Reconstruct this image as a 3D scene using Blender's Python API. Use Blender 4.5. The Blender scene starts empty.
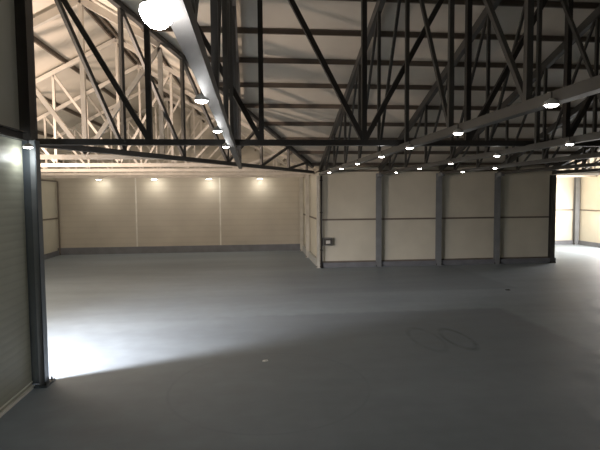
import bpy, math, random
from mathutils import Vector, Matrix
random.seed(4)
sc = bpy.context.scene
C = sc.collection
ORD = ['first','second','third','fourth','fifth','sixth','seventh','eighth','ninth','tenth','eleventh','twelfth']

# ------------------------------------------------------------------ materials
def newmat(name):
    m = bpy.data.materials.new(name); m.use_nodes = True
    nt = m.node_tree; b = nt.nodes['Principled BSDF']
    return m, nt, b
def N(nt, t, **kw):
    n = nt.nodes.new(t)
    for k, v in kw.items(): setattr(n, k, v)
    return n
def paint(name, col, rough=.5, metal=0, var=.12, scale=3, bump=0):
    m, nt, b = newmat(name)
    tc = N(nt, 'ShaderNodeNewGeometry'); no = N(nt, 'ShaderNodeTexNoise')
    no.inputs['Scale'].default_value = scale; no.inputs['Detail'].default_value = 5
    nt.links.new(tc.outputs['Position'], no.inputs['Vector'])
    r = N(nt, 'ShaderNodeValToRGB')
    lo = [c*(1-var) for c in col]; hi = [min(1, c*(1+var)) for c in col]
    r.color_ramp.elements[0].position = .3; r.color_ramp.elements[1].position = .7
    r.color_ramp.elements[0].color = (*lo, 1); r.color_ramp.elements[1].color = (*hi, 1)
    nt.links.new(no.outputs['Fac'], r.inputs['Fac'])
    nt.links.new(r.outputs['Color'], b.inputs['Base Color'])
    b.inputs['Roughness'].default_value = rough; b.inputs['Metallic'].default_value = metal
    if bump:
        bp = N(nt, 'ShaderNodeBump'); bp.inputs['Strength'].default_value = bump; bp.inputs['Distance'].default_value = .01
        nt.links.new(no.outputs['Fac'], bp.inputs['Height']); nt.links.new(bp.outputs['Normal'], b.inputs['Normal'])
    return m
def emis(name, col, s):
    m, nt, b = newmat(name)
    b.inputs['Base Color'].default_value = (*col, 1)
    b.inputs['Emission Color'].default_value = (*col, 1); b.inputs['Emission Strength'].default_value = s
    return m

def panel_mat(name, col, horizontal_ribs=0, seam=None, axis=0, rough=.5, rib=.6):
    """insulated sheet panel: soft mottling, fine horizontal ribs (world z) and vertical seams every `seam` metres"""
    m, nt, b = newmat(name); L = nt.links.new
    g = N(nt, 'ShaderNodeNewGeometry'); no = N(nt, 'ShaderNodeTexNoise')
    no.inputs['Scale'].default_value = .9; no.inputs['Detail'].default_value = 4
    L(g.outputs['Position'], no.inputs['Vector'])
    r = N(nt, 'ShaderNodeValToRGB')
    r.color_ramp.elements[0].position = .3; r.color_ramp.elements[1].position = .7
    r.color_ramp.elements[0].color = (*[c*.9 for c in col], 1); r.color_ramp.elements[1].color = (*[min(1, c*1.06) for c in col], 1)
    L(no.outputs['Fac'], r.inputs['Fac'])
    sp = N(nt, 'ShaderNodeSeparateXYZ'); L(g.outputs['Position'], sp.inputs[0])
    colout = r.outputs['Color']
    if seam:
        p = N(nt, 'ShaderNodeMath', operation='PINGPONG'); p.inputs[1].default_value = seam/2
        L(sp.outputs[axis], p.inputs[0])
        lt = N(nt, 'ShaderNodeMath', operation='LESS_THAN'); lt.inputs[1].default_value = .012
        L(p.outputs[0], lt.inputs[0])
        mx = N(nt, 'ShaderNodeMixRGB'); mx.inputs['Color2'].default_value = (*[c*.62 for c in col], 1)
        L(lt.outputs[0], mx.inputs['Fac']); L(colout, mx.inputs['Color1']); colout = mx.outputs['Color']
    if horizontal_ribs:
        s = N(nt, 'ShaderNodeMath', operation='MULTIPLY'); s.inputs[1].default_value = 2*math.pi/horizontal_ribs
        L(sp.outputs[2], s.inputs[0])
        si = N(nt, 'ShaderNodeMath', operation='SINE'); L(s.outputs[0], si.inputs[0])
        bp = N(nt, 'ShaderNodeBump'); bp.inputs['Strength'].default_value = rib; bp.inputs['Distance'].default_value = .004
        L(si.outputs[0], bp.inputs['Height']); L(bp.outputs['Normal'], b.inputs['Normal'])
        mp = N(nt, 'ShaderNodeMapRange'); mp.inputs[1].default_value = -1; mp.inputs[2].default_value = -.4
        mp.inputs[3].default_value = 1-.3*rib-.03; mp.inputs[4].default_value = 1
        L(si.outputs[0], mp.inputs[0])
        mm = N(nt, 'ShaderNodeMixRGB', blend_type='MULTIPLY'); mm.inputs['Fac'].default_value = 1
        L(colout, mm.inputs['Color1']); L(mp.outputs[0], mm.inputs['Color2']); colout = mm.outputs['Color']
    L(colout, b.inputs['Base Color']); b.inputs['Roughness'].default_value = rough
    return m

def floor_mat():
    m, nt, b = newmat('floor_paint'); L = nt.links.new
    g = N(nt, 'ShaderNodeNewGeometry'); sp = N(nt, 'ShaderNodeSeparateXYZ'); L(g.outputs['Position'], sp.inputs[0])
    n1 = N(nt, 'ShaderNodeTexNoise'); n1.inputs['Scale'].default_value = .35; n1.inputs['Detail'].default_value = 6; n1.inputs['Roughness'].default_value = .6
    n2 = N(nt, 'ShaderNodeTexNoise'); n2.inputs['Scale'].default_value = 3.2; n2.inputs['Detail'].default_value = 6
    mp = N(nt, 'ShaderNodeMapping'); mp.inputs['Scale'].default_value = (.35, 1.4, 1)
    L(g.outputs['Position'], mp.inputs['Vector']); L(mp.outputs[0], n1.inputs['Vector']); L(g.outputs['Position'], n2.inputs['Vector'])
    def math_(op, a, bb=None, clamp=False):
        n = N(nt, 'ShaderNodeMath', operation=op); n.use_clamp = clamp
        for i, v in enumerate((a, bb)):
            if v is None: continue
            if isinstance(v, (int, float)): n.inputs[i].default_value = v
            else: L(v, n.inputs[i])
        return n.outputs[0]
    def mr(v, a, bb, c, d):
        n = N(nt, 'ShaderNodeMapRange'); L(v, n.inputs[0])
        for i, q in enumerate((a, bb, c, d)): n.inputs[i+1].default_value = q
        return n.outputs[0]
    # darker rectangle in the floor colour (edges at y = 9.93 and x = 5.4), slightly wobbly
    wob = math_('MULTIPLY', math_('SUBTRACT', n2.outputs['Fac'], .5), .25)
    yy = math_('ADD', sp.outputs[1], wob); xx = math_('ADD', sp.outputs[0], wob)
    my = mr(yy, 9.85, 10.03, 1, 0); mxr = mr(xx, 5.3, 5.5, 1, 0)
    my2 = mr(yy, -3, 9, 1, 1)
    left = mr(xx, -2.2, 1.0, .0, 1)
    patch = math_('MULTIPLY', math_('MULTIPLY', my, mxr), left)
    # rings left by turning wheels
    def ring(cx, cy, r0, w, k, ysq=1.0):
        dx = math_('SUBTRACT', sp.outputs[0], cx); dy = math_('MULTIPLY', math_('SUBTRACT', sp.outputs[1], cy), ysq)
        d = math_('SQRT', math_('ADD', math_('MULTIPLY', dx, dx), math_('MULTIPLY', dy, dy)))
        e = math_('ABSOLUTE', math_('SUBTRACT', d, r0))
        return math_('MULTIPLY', mr(e, 0, w, 1, 0), k)
    marks = math_('ADD', ring(3.52, 7.9, .21, .05, .38, .36), ring(2.98, 7.95, .24, .05, .2, .36))
    marks = math_('ADD', marks, ring(0.2, 6.2, 1.3, .03, .1))
    marks = math_('MULTIPLY', marks, mr(n2.outputs['Fac'], .4, .6, .3, 1))
    v = math_('MULTIPLY', mr(n1.outputs['Fac'], .3, .7, .84, 1.14), mr(n2.outputs['Fac'], .3, .7, .92, 1.07))
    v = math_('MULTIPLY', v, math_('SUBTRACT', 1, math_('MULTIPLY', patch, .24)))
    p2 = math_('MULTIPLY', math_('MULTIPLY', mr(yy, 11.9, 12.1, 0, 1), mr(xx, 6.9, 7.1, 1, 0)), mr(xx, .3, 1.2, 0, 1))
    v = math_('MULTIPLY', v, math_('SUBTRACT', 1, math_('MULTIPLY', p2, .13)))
    v = math_('MULTIPLY', v, math_('SUBTRACT', 1, marks))
    mx = N(nt, 'ShaderNodeMixRGB', blend_type='MULTIPLY'); mx.inputs['Fac'].default_value = 1
    mx.inputs['Color1'].default_value = (.275, .325, .37, 1); L(v, mx.inputs['Color2'])
    L(mx.outputs['Color'], b.inputs['Base Color'])
    L(mr(n2.outputs['Fac'], .3, .7, .5, .62), b.inputs['Roughness'])
    b.inputs['Specular IOR Level'].default_value = .35
    return m

M = dict(
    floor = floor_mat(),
    cream = panel_mat('cream_wall_panel', (.64, .615, .52)),
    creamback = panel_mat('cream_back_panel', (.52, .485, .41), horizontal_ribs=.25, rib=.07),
    part = panel_mat('grey_ribbed_panel', (.38, .385, .31), horizontal_ribs=.1, rib=.18),
    upper = panel_mat('upper_infill_panel', (.42, .42, .36)),
    roof = panel_mat('roof_underside_panel', (.70, .64, .55), seam=None),
    steel = paint('dark_and_backlit_steel', (.035, .032, .03), .5, .2),  # backlit shade on the ridge truss is put into this dark colour
    steelw = paint('valley_truss_steel', (.11, .105, .10), .5, .2),
    steelb = paint('grey_painted_steel', (.075, .073, .068), .5, .2),
    steela = paint('pale_lit_steel', (.60, .56, .50), .5, .1),  # strong light on the left hall trusses is put into this pale colour
    post = paint('grey_post_paint', (.22, .235, .25), .5, .1),
    postdark = paint('dark_blue_grey_post', (.10, .12, .14), .4, .3),
    postlight = paint('light_post_paint', (.52, .51, .46), .5),
    rail = paint('brown_grey_rail', (.17, .145, .12), .5, .1),
    purlin = paint('brown_grey_purlin', (.16, .13, .105), .55, .1),
    kerb = paint('grey_kerb', (.17, .18, .20), .6),
    sidekerb = paint('pale_kerb', (.42, .43, .41), .6),
    white = paint('white_flashing', (.75, .74, .68), .5),
    plast = paint('grey_plastic_box', (.20, .20, .19), .45),
    socket = paint('pale_socket', (.62, .62, .60), .4),
    black = paint('black_rubber', (.02, .02, .02), .6),
    paper = paint('white_paper', (.8, .82, .82), .8),
    shade = paint('white_lamp_shade', (.55, .55, .53), .4),
    bulb = emis('lit_bulb', (1, .95, .87), 40),
    bulbhot = emis('bright_lit_bulb', (1, .97, .95), 90),
)

# ------------------------------------------------------------------ mesh helpers
def box_vf(vs, fs, lo, hi):
    n = len(vs); (x0,y0,z0),(x1,y1,z1) = lo, hi
    vs += [(x0,y0,z0),(x1,y0,z0),(x1,y1,z0),(x0,y1,z0),(x0,y0,z1),(x1,y0,z1),(x1,y1,z1),(x0,y1,z1)]
    fs += [tuple(n+i for i in f) for f in ((3,2,1,0),(4,5,6,7),(0,1,5,4),(1,2,6,5),(2,3,7,6),(3,0,4,7))]
def beam_vf(vs, fs, a, b, w, h, up=(0,0,1), prof='box', t=.012):
    """steel section from a to b: width w (sideways), height h (along up)"""
    a, b = Vector(a), Vector(b); d = (b-a).normalized(); u = Vector(up)
    s = d.cross(u)
    if s.length < 1e-4: s = d.cross(Vector((0,1,0)))
    s.normalize(); u = s.cross(d).normalized()
    def sec(rects):
        for (s0,s1,u0,u1) in rects:
            n = len(vs)
            for p in (a, b):
                for (ss, uu) in ((s0,u0),(s1,u0),(s1,u1),(s0,u1)): vs.append(tuple(p+s*ss+u*uu))
            fs.extend(tuple(n+i for i in f) for f in ((0,1,2,3),(7,6,5,4),(1,0,4,5),(2,1,5,6),(3,2,6,7),(0,3,7,4)))
    if prof == 'box': sec([(-w/2,w/2,-h/2,h/2)])
    elif prof == 'I': sec([(-w/2,w/2,h/2-t,h/2),(-w/2,w/2,-h/2,-h/2+t),(-t/2,t/2,-h/2+t,h/2-t)])
    elif prof == 'Z': sec([(-t,w/2,h/2-t,h/2),(-w/2,t,-h/2,-h/2+t),(-t/2,t/2,-h/2+t,h/2-t)])
    elif prof == 'pair': sec([(-w/2,-w/2+w*.36,-h/2,h/2),(w/2-w*.36,w/2,-h/2,h/2)])
def mk(name, vs, fs, mat, parent=None, smooth=False):
    me = bpy.data.meshes.new(name); me.from_pydata(vs, [], fs); me.update()
    import bmesh
    bm = bmesh.new(); bm.from_mesh(me); bmesh.ops.recalc_face_normals(bm, faces=bm.faces); bm.to_mesh(me); bm.free()
    me.materials.append(mat)
    if smooth:
        for p in me.polygons: p.use_smooth = True
    o = bpy.data.objects.new(name, me); C.objects.link(o)
    if parent:
        o.parent = parent
        o.matrix_parent_inverse = Matrix.Translation(-parent.location)
    return o
def beam(name, a, b, w, h, mat, parent=None, up=(0,0,1), prof='box'):
    vs, fs = [], []; beam_vf(vs, fs, a, b, w, h, up, prof); return mk(name, vs, fs, mat, parent)
def boxo(name, lo, hi, mat, parent=None, bev=0):
    vs, fs = [], []; box_vf(vs, fs, lo, hi); o = mk(name, vs, fs, mat, parent)
    if bev:
        md = o.modifiers.new('bevel', 'BEVEL'); md.width = bev; md.segments = 2
    return o
def lathe(name, prof, mat, parent=None, loc=(0,0,0), n=24):
    vs, fs = [], []
    for (r, z) in prof:
        for k in range(n):
            a = 2*math.pi*k/n; vs.append((loc[0]+r*math.cos(a), loc[1]+r*math.sin(a), loc[2]+z))
    for i in range(len(prof)-1):
        for k in range(n):
            k2 = (k+1) % n; fs.append((i*n+k, i*n+k2, (i+1)*n+k2, (i+1)*n+k))
    fs.append(tuple(range(n))); fs.append(tuple((len(prof)-1)*n+k for k in range(n)))
    return mk(name, vs, fs, mat, parent, True)
def thing(name, label, cat, loc=(0,0,0), group=None):
    o = bpy.data.objects.new(name, None); C.objects.link(o); o.location = loc
    o.empty_display_size = .2
    tag(o, label, cat, group); return o
def tag(o, label, cat, group=None):
    o['label'] = label; o['category'] = cat
    if group: o['group'] = group
    return o
def struct(o): o['kind'] = 'structure'; return o

# ------------------------------------------------------------------ plan of the place
XW, XR, XC = -8.42, -3.28, 2.34         # left hall: outer wall, ridge, inner corner
YF, YB, YR, YS = 16.8, 21.8, 7.4, -2.0
YW, YBC = 16.45, 22.2                  # face of the block wall, back wall of the right wing  # block wall, back wall, ridge of the near hall, wall behind
XE, XB = 16.0, 10.82                   # right outer wall, right end of the block
ZE, ZR = 3.42, 6.52                   # roof underside at eave and ridge
ZC = 3.30                             # bottom chord centre
SA = (ZR-ZE)/(XC-XR); SB = (ZR-ZE)/(YF-YR)
XCR = (XB+XE)/2; ZCR = ZE+SA*(XE-XCR); YCA = YF-(ZCR-ZE)/SB
SW = .545
def z_west(x): return ZR-SW*(XR-x)
ZW = z_west(XW)
def z_east(x): return ZE+SA*(XC-x)
def z_north(y): return ZE+SB*(YF-y)
def z_south(y): return ZR-SB*(YR-y)
def valley(u): return (XC+(XR-XC)*u, YF+(YR-YF)*u)

# floor
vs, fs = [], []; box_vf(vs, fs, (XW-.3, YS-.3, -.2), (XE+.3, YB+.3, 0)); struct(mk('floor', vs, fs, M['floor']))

# ceiling = underside sheeting of the three crossing gable roofs
YH = YR-(ZR-ZE)/SB; YH0 = YR-(ZR-ZW)/SB
V = [(XW,YH,ZE),(XR,YR,ZR),(XR,YB,ZR),(XW,YB,ZW),(XC,YF,ZE),(XC,YB,ZE),(XE,YR,ZR),(XE,YH,ZE),(XE,YF,ZE),
     (XCR,YCA,ZCR),(XB,YF,ZE),(XCR,YBC,ZCR),(XB,YBC,ZE),(XE,YBC,ZE),(XW,YH0,ZW)]
Fc = [(14,1,2,3),(1,4,5,2),(0,7,6,1,14),(1,6,8,9,10,4),(10,9,11,12),(9,8,13,11)]
V2 = V+[(x,y,z+.12) for x,y,z in V]; n = len(V)
F2 = Fc+[tuple(i+n for i in reversed(f)) for f in Fc]
struct(mk('ceiling', V2, F2, M['roof']))
YS = YH

# walls
def wall(name, lo, hi, mat): return struct(boxo(name, lo, hi, mat))
T = .12
# left outer wall with a loading opening (hidden behind the partition) and back wall
struct(boxo('wall_far_left', (XW-T, YS, 0), (XW, YB, ZW+.02), M['cream']))
def gable(name, y0, y1, x0, x1, xr, zr, mat, zl=None):
    pts = [(x0,0),(x1,0),(x1,ZE),(xr,zr),(x0,zl or ZE)]
    vs = [(x,y0,z) for x,z in pts]+[(x,y1,z) for x,z in pts]
    fs = [(0,1,2,3,4),(9,8,7,6,5)]+[(i,(i+1)%5,(i+1)%5+5,i+5) for i in range(5)]
    return struct(mk(name, vs, fs, mat))
wb = gable('wall_back', YB, YB+T, XW, XC, XR, ZR, M['creamback'], ZW)
wc = gable('wall_back_right', YBC, YBC+T, XB, XE, XCR, ZCR, M['cream'])
# right outer wall (gable end of near hall up to the ridge)
vs = [(XE,YS,0),(XE,YBC,0),(XE,YBC,ZE),(XE,YF,ZE),(XE,YR,ZR),(XE,YS,ZE)]
vs += [(XE+T,y,z) for _,y,z in vs]
wr = struct(mk('wall_right', vs, [(0,1,2,3,4,5),(11,10,9,8,7,6)]+[(i,(i+1)%6,(i+1)%6+6,i+6) for i in range(6)], M['cream']))
wall('wall_behind', (XW, YS-T, 0), (XE, YS, ZE+.05), M['cream'])
wf = wall('wall_block_front', (XC, YW, 0), (XB, YW+T, ZE+.05), M['cream'])
ws = wall('wall_block_side', (XC, YW+T, 0), (XC+T, YB, ZE), M['cream'])
wall('wall_block_right', (XB-T, YW+T, 0), (XB, YBC, ZE), M['cream'])
# near-left partition: ribbed lower panels, plain infill above
XP, YP = -2.92, 6.62
wall('wall_left', (XP-T, YS, 0), (XP, YP-.1, 3.30), M['part'])
vs = [(XP-.02,YS,3.30),(XP-.02,YP-.1,3.30),(XP-.02,YP-.1,z_south(YP)-.02),(XP-.02,YS,ZE-.02)]
vs += [(x-T+.02,y,z) for x,y,z in vs]
struct(mk('wall_left_upper', vs, [(0,1,2,3),(7,6,5,4)]+[(i,(i+1)%4,(i+1)%4+4,i+4) for i in range(4)], M['upper']))

# kerbs / baseboards
struct(boxo('baseboard_block_front', (XC-.1, YW-.12, 0), (XB+.15, YW, .17), M['kerb']))
struct(boxo('baseboard_block_side', (XC-.1, YW, 0), (XC, YB, .25), M['sidekerb']))
struct(boxo('baseboard_back', (XW, YB-.10, 0), (XC-.1, YB, .3), M['kerb']))
struct(boxo('baseboard_far_left', (XW, YP+1, 0), (XW+.08, YB-.1, .2), M['kerb']))
struct(boxo('baseboard_back_right', (XB, YBC-.10, 0), (XE, YBC, .2), M['kerb']))
struct(boxo('baseboard_right', (XE-.10, YF-4, 0), (XE, YBC-.1, .2), M['kerb']))
# pale flashing along the foot of the partition: two thin steps
struct(boxo('trim_1', (XP, YS, 0), (XP+.035, YP-.1, .03), M['white']))
struct(boxo('trim_2', (XP, YS, .07), (XP+.012, YP-.1, .085), M['white']))

# rails on the walls are parts of the walls
def rail(parent, a, b, w=.06, h=.06, mat='rail'): return beam('rail', a, b, w, h, M[mat], parent)
PX = [XC+.02, 4.38, 6.54, 8.70, 10.8]
for z, h in ((1.66, .055), (3.34, .05), (.19, .045)):
    rail(wf, (XC+.03, YW-.02, z), (XB, YW-.02, z), .04, h)
    rail(ws, (XC-.02, YW+.03, z), (XC-.02, YB, z), .04, h)
rail(wc, (XB, YBC-.02, 1.7), (XE, YBC-.02, 1.7), .04, .05)
rail(wr, (XE-.02, YF, 1.7), (XE-.02, YBC, 1.7), .04, .05)
wl = bpy.data.objects['wall_far_left']
for z in (1.6, 3.2): rail(wl, (XW+.02, YP, z), (XW+.02, YB, z), .04, .06)
# cover strips over the back wall joints
for x in (-5.08, -1.42): boxo('joint_strip', (x-.03, YB-.012, .3), (x+.03, YB, 3.38), M['white'], wb)

# ------------------------------------------------------------------ posts
def post(x, y, z1, label, mat='post', w=.16, d=.16, ax='y', group=None, z0=0., prof='I', foot=True, extra=0, name='steel_post'):
    t = thing(name, label, 'post', (x, y, 0), group)
    up = (0,1,0) if ax == 'y' else (1,0,0)
    beam('shaft', (x,y,z0+.02), (x,y,z1), w, d, M[mat], t, up=up, prof=prof)
    if foot:
        bp = boxo('base_plate', (x-w*.7, y-d*.7, 0), (x+w*.7, y+d*.7, .02), M[mat], t)
        for sx in (-1, 1):
            lathe('bolt', [(.012,0),(.012,.05),(.006,.055)], M['black'], bp, (x+sx*w*.58, y-d*.55, .02), 8)
    return t
for i, x in enumerate(PX[1:4]):
    t = post(x, YW-.13, 3.25, 'grey steel post on the cream block wall, %s from its left corner' % ORD[i+1], w=.17, d=.14)
    # curved knee carrying the truss above
    vs, fs = [], []
    pts = [(YW-.13, 3.0), (YW-.17, 3.12), (YW-.28, 3.19), (YW-.45, 3.2)]
    for a, b in zip(pts, pts[1:]): beam_vf(vs, fs, (x, a[0], a[1]), (x, b[0], b[1]), .15, .11, (0,0,1))
    mk('knee', vs, fs, M['post'], t)
t = post(XC-.08, YW-.09, 3.18, 'pale corner post where block front meets block side, behind dark conduit', mat='postlight', w=.10, d=.12, prof='box')
t = post(XB-.04, YW-.13, 3.18, 'dark post at the right end of the cream block wall', mat='steelb', w=.16, d=.16)
for i, y in enumerate((19.2, 21.5)):
    post(XC-.12, y, 3.36, ['pale post halfway along the side of the block', 'pale post at far end of block side, next to back wall'][i], mat='postlight', w=.12, d=.14, ax='x', prof='box')
post(XW+.09, YB-.11, 3.2, 'slim brown post in the far left corner of the back wall', mat='rail', w=.05, d=.05, prof='box')
post(XE-.17, YBC-.14, 3.3, 'grey post in far right corner beyond the block', mat='post', w=.22, d=.16)

# big column at the end of the near-left partition
t = thing('steel_column', 'tall dark blue-grey steel column at the end of the left partition', 'column', (XP+.04, YP, 0))
beam('shaft', (XP+.05, YP, .02), (XP+.05, YP, 3.24), .13, .2, M['postdark'], t, up=(1,0,0), prof='I')
beam('web_cover', (XP+.1, YP-.02, .02), (XP+.1, YP-.02, 3.24), .06, .06, M['post'], t, up=(1,0,0))
beam('upper_shaft', (XP, YP, 3.24), (XP, YP, z_south(YP)-.02), .15, .20, M['steel'], t, up=(1,0,0), prof='I')
bp = boxo('base_plate', (XP-.1, YP-.14, 0), (XP+.2, YP+.14, .02), M['postdark'], t)
for dy in (-.1, .1): lathe('bolt', [(.012,0),(.012,.04),(.006,.045)], M['black'], bp, (XP+.17, YP+dy, .02), 8)
# header beam lying along the top of the partition
t = tag(beam('header_beam', (XP+.02, YS+.1, 3.28), (XP+.02, YP-.12, 3.28), .14, .11, M['steel'], prof='I'), 'dark steel beam along the top of the ribbed left partition', 'beam')

# ------------------------------------------------------------------ trusses
def truss(name, label, P, nodes, ztop, mid, mat, chord=.11, cw=.10, web=.06, group=None, ww=None, vprof='box', rafters=None, down=False, zc=None, tch=None):
    """P(s)->(x,y) plan point; nodes: plan parameters; ztop(s): underside of the purlins; diagonals lean towards `mid`"""
    s0, s1 = nodes[0], nodes[-1]
    x, y = P((s0+s1)/2)
    t = thing(name, label, 'truss', (x, y, 3.3), group)
    m = M[mat]; ww = ww or web; ZC = zc or 3.30
    beam('bottom_chord', (*P(s0), ZC), (*P(s1), ZC), cw, min(chord, .09), m, t)
    brk = rafters or [s0, s1]; tc = tch or chord
    for a, b in zip(brk, brk[1:]):
        beam('top_chord', (*P(a), ztop(a)-tc/2), (*P(b), ztop(b)-tc/2), cw, tc, m, t)
    for i, s in enumerate(nodes):
        if ztop(s)-ZC > .35:
            beam('vertical_web', (*P(s), ZC+chord/2), (*P(s), ztop(s)-chord), ww, ww, m, t, up=(Vector((*P(s1),0))-Vector((*P(s0),0))).normalized(), prof=vprof)
    for a, b in zip(nodes, nodes[1:]):
        c = (a+b)/2
        lo, hi = (a, b) if (c < mid) == (s1 > s0) else (b, a)
        if down: lo, hi = hi, lo
        if ztop(hi)-ZC > .3:
            beam('diagonal_web', (*P(lo), ZC+chord*.3), (*P(hi), ztop(hi)-chord*.8), web, web, m, t)
    return t
PD = .10   # purlin depth
# long ridge truss across the near hall (x direction)
rn = [-3.22, -1.50, .16, 1.75, 3.42, 5.09, 6.75]
def ridge_truss(nodes, mid, label, flip=False):
    t = thing('ridge_truss', label, 'truss', ((nodes[0]+nodes[-1])/2, YR, ZC))
    m = M['steel']
    beam('bottom_chord', (nodes[0], YR, ZC+.01), (nodes[-1], YR, ZC+.01), .11, .085, m, t)
    beam('top_chord', (nodes[0], YR, ZR-PD-.06), (nodes[-1], YR, ZR-PD-.06), .11, .10, m, t)
    for x in nodes: beam('vertical_web', (x, YR, ZC+.05), (x, YR, ZR-PD-.11), .075, .09, m, t, up=(0,1,0))
    for a, b in zip(nodes, nodes[1:]):
        lo, hi = (b, a) if (a+b)/2 < mid else (a, b)
        beam('diagonal_web', (lo, YR, ZC+.03), (hi, YR, ZR-PD-.1), .075, .075, m, t)
ridge_truss(rn, 1.75, 'long dark truss running left to right across the whole view')
ridge_truss([6.75, 8.4, 10.1, 11.8, 13.5, 14.8, 15.95], 11.8, 'dark ridge truss continuing at the far right edge of the view')

# diagonal valley truss from the ridge crossing to the inner corner
un = [.985, .824, .67, .519, .367, .215, .09, .045]
def zval(u): return ZE+(ZR-ZE)*u-.02
truss('valley_truss', 'dark diagonal truss under the roof valley, ending at the block corner', lambda u: valley(u), un, zval, .519, 'steelw', chord=.10, cw=.10, web=.065, vprof='box', down=True)
# right valley truss by the block's right end
def vr(u): return (XB+(XCR-XB)*u, YF+(YCA-YF)*u)
truss('valley_truss', 'short diagonal valley truss rising from the right end of the block', vr, [1., .75, .5, .25, .02], lambda u: ZE+(ZCR-ZE)*u-.06, 2, 'steelb', chord=.08, web=.05)
def vr2(u): return (XE+(XCR-XE)*u, YF+(YCA-YF)*u)
truss('valley_truss', 'short diagonal valley truss against the far right outer wall', vr2, [1., .75, .5, .25, .02], lambda u: ZE+(ZCR-ZE)*u-.06, 2, 'steelb', chord=.08, web=.05)

# left hall trusses (x direction)
YA = [10.0, 12.5, 14.9, 17.3, 19.7]
for i, y in enumerate(YA):
    u = max(0, (YF-y)/(YF-YR)); xe = XC+(XR-XC)*u - (.06 if u > 0 else .05)
    full = [XW+.05, -7.3, -6.0, -4.8, XR, -1.98, -.55, .9, 2.3]
    nd = [x for x in full if x < xe-.25]+[xe]
    zt = lambda x: (z_west(x) if x < XR else z_east(x))-PD
    truss('hall_truss', 'pale steel truss in the left hall, %s' % ['nearest, cut short by the valley truss', 'second from the front', 'third from the front', 'fourth from the front', 'farthest'][i],
          lambda s, y=y: (s, y), nd, zt, XR, 'steela', chord=(.14 if i == 0 else .10), cw=.09, web=(.085, .06, .055, .05, .05, .05)[i], rafters=[XW+.05, XR, xe] if xe > XR else None, down=True)
# last light tie in front of back wall carries the lamps
# near hall trusses (y direction)
XT = [-.275, XC, 4.42, 6.58, 8.72, 10.78]
for i, x in enumerate(XT):
    ye = YW-.12 if x > 2 else 16.8-9.4*(XC-x)/(XC-XR)-.08
    step = 1.6
    nd = [7.12+step*k for k in range(-5, 7)]
    nd = [v for v in nd if v < ye-.3 and v > YS+.2]+[ye]
    zt = lambda y: (z_north(y) if y > YR else z_south(y))-PD
    lab = ['grey truss overhead left of centre, seen edge-on from below', 'grey truss running from the block corner post towards the viewer',
           'grey truss over the second post of the block wall', 'grey truss over the third post of the block wall', 'grey truss over the fourth post of the block wall', 'grey truss over the right end post of the block'][i]
    t = truss('hall_truss', lab, lambda s, x=x: (x, s), nd, zt, 7.12, ('steelw' if i == 0 else 'steelb'), chord=.09, cw=(.085 if i == 0 else .10), tch=.17, web=.045, ww=.055, rafters=[nd[0], YR, ye], zc=3.235)
# trusses across the right wing
for i, y in enumerate((YF+.1, 18.8, 20.9)):
    nd = [XB+.05, 11.7, 12.55, XCR, 14.25, 15.1, XE-.05]
    zt = lambda x: ZE+SA*min(x-XB, XE-x)-PD
    truss('hall_truss', 'small steel truss over the bright right wing, %s' % ['nearest', 'middle one', 'farthest'][i], lambda s, y=y: (s, y), nd, zt, XCR, 'steela', chord=.08, cw=.08, web=.05, rafters=[nd[0], XCR, nd[-1]])

# ------------------------------------------------------------------ purlins
def purlin(a, b, label, mat='purlin', w=.06, h=PD):
    tag(beam('roof_purlin', a, b, w, h, M[mat], prof='Z'), label, 'purlin', None)
def uX(y): return XC+(XR-XC)*(YF-y)/(YF-YR)
for k in range(10):
    y = YF-.57-.94*k
    z = z_north(y)-PD/2
    x0 = uX(y)+.05
    x1 = XE
    if y > YCA:
        f = (YF-y)/(YF-YCA); x1 = XB+(XCR-XB)*f-.05
    purlin((x0, y, z), (x1, y, z), 'brown roof purlin above the block wall, %s up from the wall' % ORD[k])
    if y > YCA+.4:
        purlin((XE-(XCR-XB)*f+.05, y, z), (XE, y, z), 'short roof purlin at the far right beyond the small valley, %s up from the eave' % ORD[k])
for k in range(5):
    d = .02+1.13*k
    x = XR-d-.06; z = z_west(x)-PD/2; ys = YR-(YR-YH0)*(XR-x)/(XR-XW)+.1
    purlin((x, max(ys, 1.5), z), (x, YB, z), 'dark roof purlin on the left slope of the left hall, %s down from the ridge' % ORD[k])
    x = XR+d+.06; z = z_east(x)-PD/2; ys = YF-(YF-YR)*(XC-x)/(XC-XR)+.08
    purlin((x, ys, z), (x, YB, z), 'roof purlin on the right slope of the left hall, %s down from the ridge' % ORD[k])

# ------------------------------------------------------------------ lamps
LP = []
def lamp(x, y, z, label, power, group, hot=False, hang=.05, col=(.98,.97,.96), r=.055, rad=.03):
    t = thing('hanging_lamp', label, 'lamp', (x, y, z), group)
    lathe('shade', [(.015,.05),(.02,.045),(r*.85,.03),(r,.012),(r*1.02,0),(r*.94,.0),(r*.8,.012),(.015,.02)], M['shade'], t, (x,y,z))
    if hot: lathe('bulb', [(.01,-.07),(r*.5,-.065),(r*.85,-.045),(r*1.08,-.015),(r*1.05,.006),(r*.7,.012)], M['bulbhot'], t, (x,y,z))
    else: lathe('bulb', [(.005,-.016),(r*.45,-.014),(r*.75,-.008),(r*.88,.002),(r*.7,.012)], M['bulbhot' if hot else 'bulb'], t, (x,y,z))
    lathe('cord', [(.006,.045),(.006,.05+hang)], M['black'], t, (x,y,z), 8)
    if power:
        ld = bpy.data.lights.new('lamp_light', 'POINT'); ld.energy = power; ld.color = col; ld.shadow_soft_size = rad
        lo = bpy.data.objects.new('lamp_light', ld); lo.location = (x, y, z-(.16 if hot else .09)-rad); C.objects.link(lo)
    return t
ZL = 3.17
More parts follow.
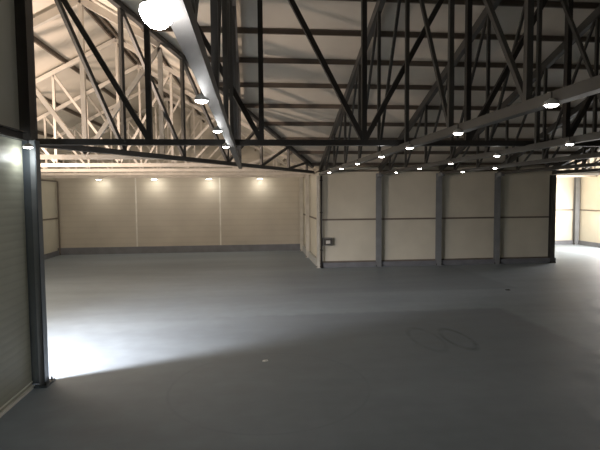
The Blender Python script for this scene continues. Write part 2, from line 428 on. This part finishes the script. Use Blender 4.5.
for i, y in enumerate((1.9, 3.5, 5.1, 6.7)):
    lamp(-.345, y, ZL+(.035 if i == 0 else .004), 'lit lamp under the edge-on truss, %s' % ['nearest and glaring at the top of the view', 'second in its row', 'third in its row', 'fourth, just before the long cross truss'][i], (20, 3, 3, 3)[i], 'lamps under the edge-on truss', hot=i==0, r=(.06, .05, .05, .05)[i])
for i, y in enumerate((3.48, 5.14, 6.77, 8.28, 10.2, 12.07, 13.97)):
    lamp(2.27, y, ZL, 'lit lamp under the truss from the block corner, %s from the viewer' % ORD[i], 1.5, 'lamps under the corner truss')
for i, y in enumerate((6.2, 8.15, 10.13, 12.08, 14.1)):
    lamp(4.32, y, ZL, 'lit lamp under the truss from the second wall post, %s from the viewer' % ORD[i], 1.2, 'lamps under the second wall post truss')
for i, y in enumerate((11.98, 13.9)):
    lamp(6.3, y, ZL, 'lit lamp near the third wall post truss, %s' % ['the nearer of the two', 'the farther of the two'][i], 1.2, 'lamps near the third wall post')
for i, x in enumerate((-6.48, -4.18, -1.84, .37)):
    lamp(x, 21.3, 3.25, 'lit lamp in front of the back wall, %s from the left' % ORD[i], 14, 'lamps in front of the back wall', col=(1,.9,.74), rad=.05, r=.13, hang=.14)
tag(beam('lamp_rail', (XW+.1, 21.3, 3.47), (XC-.1, 21.3, 3.47), .05, .05, M['steela']), 'thin pale rail in front of the back wall carrying four lamps', 'rail')
lamp(XP+.14, YP-.25, 3.13, 'glaring lamp at the top of the left column', 5, None, hot=False, col=(.95,1,1), r=.06)

# ------------------------------------------------------------------ small things
t = thing('electrical_box', 'grey electrical socket box on the block wall by its left corner', 'electrical box', (2.58, YW-.04, .88))
boxo('housing', (2.41, YW-.14, .76), (2.76, YW-.04, 1.04), M['plast'], t, .015)
boxo('cover', (2.44, YW-.155, .79), (2.73, YW-.14, 1.01), M['steelb'], t, .005)
boxo('socket', (2.52, YW-.17, .84), (2.67, YW-.155, .95), M['socket'], t, .005)
t = thing('conduit_pipe', 'slim dark conduit running up the block corner', 'pipe', (XC+.03, YW-.16, 0))
lathe('pipe', [(.028,.03),(.028,3.17)], M['steel'], t, (XC+.03, YW-.16, 0), 12)
lathe('foot', [(.045,0),(.045,.03),(.03,.035)], M['black'], t, (XC+.03, YW-.16, 0), 12)
for z in (.6, 1.9, 3.0): boxo('clip', (XC-.01, YW-.19, z), (XC+.07, YW-.01, z+.03), M['steel'], t)
def scrap(name, x, y, s, mat, label, cat):
    vs = [(x+s*(dx), y+s*dy, z) for dx, dy, z in ((-1,-.5,.002),(.2,-.8,.012),(1,-.1,.003),(.7,.7,.015),(-.2,.5,.004),(-.9,.4,.01),(0,0,.022))]
    vs += [(a, b, .0005) for a, b, _ in vs[:6]]
    fs = [(i, (i+1)%6, 6) for i in range(6)]+[(i, (i+1)%6, (i+1)%6+7, i+7) for i in range(6)]+[(12,11,10,9,8,7)]
    tag(mk(name, vs, fs, M[mat]), label, cat)
scrap('paper_scrap', .17, 7.16, .045, 'paper', 'tiny white paper scrap on the grey floor near the middle', 'scrap')
scrap('floor_debris', 6.62, 11.8, .07, 'black', 'small dark scrap on the floor right of centre', 'debris')

# ------------------------------------------------------------------ lights
def area(name, loc, target, sx, sy, power, col, spread=180):
    ld = bpy.data.lights.new(name, 'AREA'); ld.shape = 'RECTANGLE'; ld.size = sx; ld.size_y = sy; ld.energy = power; ld.color = col
    ld.spread = math.radians(spread)
    o = bpy.data.objects.new(name, ld); C.objects.link(o); o.location = loc
    o.rotation_euler = (Vector(target)-Vector(loc)).to_track_quat('-Z', 'Y').to_euler(); return o
def spot(name, loc, target, power, col, ang, blend, rad):
    ld = bpy.data.lights.new(name, 'SPOT'); ld.energy = power; ld.color = col; ld.spot_size = math.radians(ang); ld.spot_blend = blend; ld.shadow_soft_size = rad
    o = bpy.data.objects.new(name, ld); C.objects.link(o); o.location = loc
    o.rotation_euler = (Vector(target)-Vector(loc)).to_track_quat('-Z', 'Y').to_euler(); return o
spot('floodlight', (-5.0, 5.85, 1.75), (-3.2, 7.9, 0), 4600, (1,.95,.96), 80, 1, .25)
def point(loc, p, col, rad):
    ld = bpy.data.lights.new('unseen_hall_light', 'POINT'); ld.energy = p; ld.color = col; ld.shadow_soft_size = rad
    o = bpy.data.objects.new('unseen_hall_light', ld); o.location = loc; C.objects.link(o)
point((-6.0, 9.3, 2.3), 420, (1,.86,.72), .9)
spot('roof_fill_spot', (-6.2, 9.3, 2.2), (-4.0, 12.5, 6.0), 1750, (1,.77,.62), 130, .8, .12)  # added unseen spot that brightens the left hall roof
point((-8.0, 13.0, 1.8), 130, (1,.85,.70), .2)  # extra point light out of view, added to lift the left hall ceiling
area('right_door_daylight', (XE-.3, 19.2, 1.6), (XE-6, 20.5, 0), 2.6, 2.0, 520, (1,.95,.92))
area('right_wing_warm', (13.4, 19.8, 3.0), (16.0, 21.4, 1.5), .6, .6, 110, (1,.78,.58))

w = bpy.data.worlds.new('World'); sc.world = w; w.use_nodes = True
w.node_tree.nodes['Background'].inputs[0].default_value = (.5,.55,.6,1); w.node_tree.nodes['Background'].inputs[1].default_value = .1

# ------------------------------------------------------------------ camera
y_, p_, r_ = map(math.radians, (5.7, -3.5, .44))
f = Vector((math.sin(y_)*math.cos(p_), math.cos(y_)*math.cos(p_), math.sin(p_)))
R = f.cross(Vector((0,0,1))).normalized(); U = R.cross(f)
R2 = R*math.cos(r_)-U*math.sin(r_); U2 = U*math.cos(r_)+R*math.sin(r_)
cd = bpy.data.cameras.new('camera'); cam = bpy.data.objects.new('camera', cd); C.objects.link(cam)
m = Matrix((R2, U2, -f)).transposed().to_4x4(); m.translation = (0, 0, 2.5); cam.matrix_world = m
cd.sensor_width = 36; cd.lens = 28.8; cd.clip_start = .05; cd.clip_end = 200
sc.camera = cam
sc.view_settings.view_transform = 'Standard'; sc.view_settings.look = 'None'; sc.view_settings.exposure = -.35
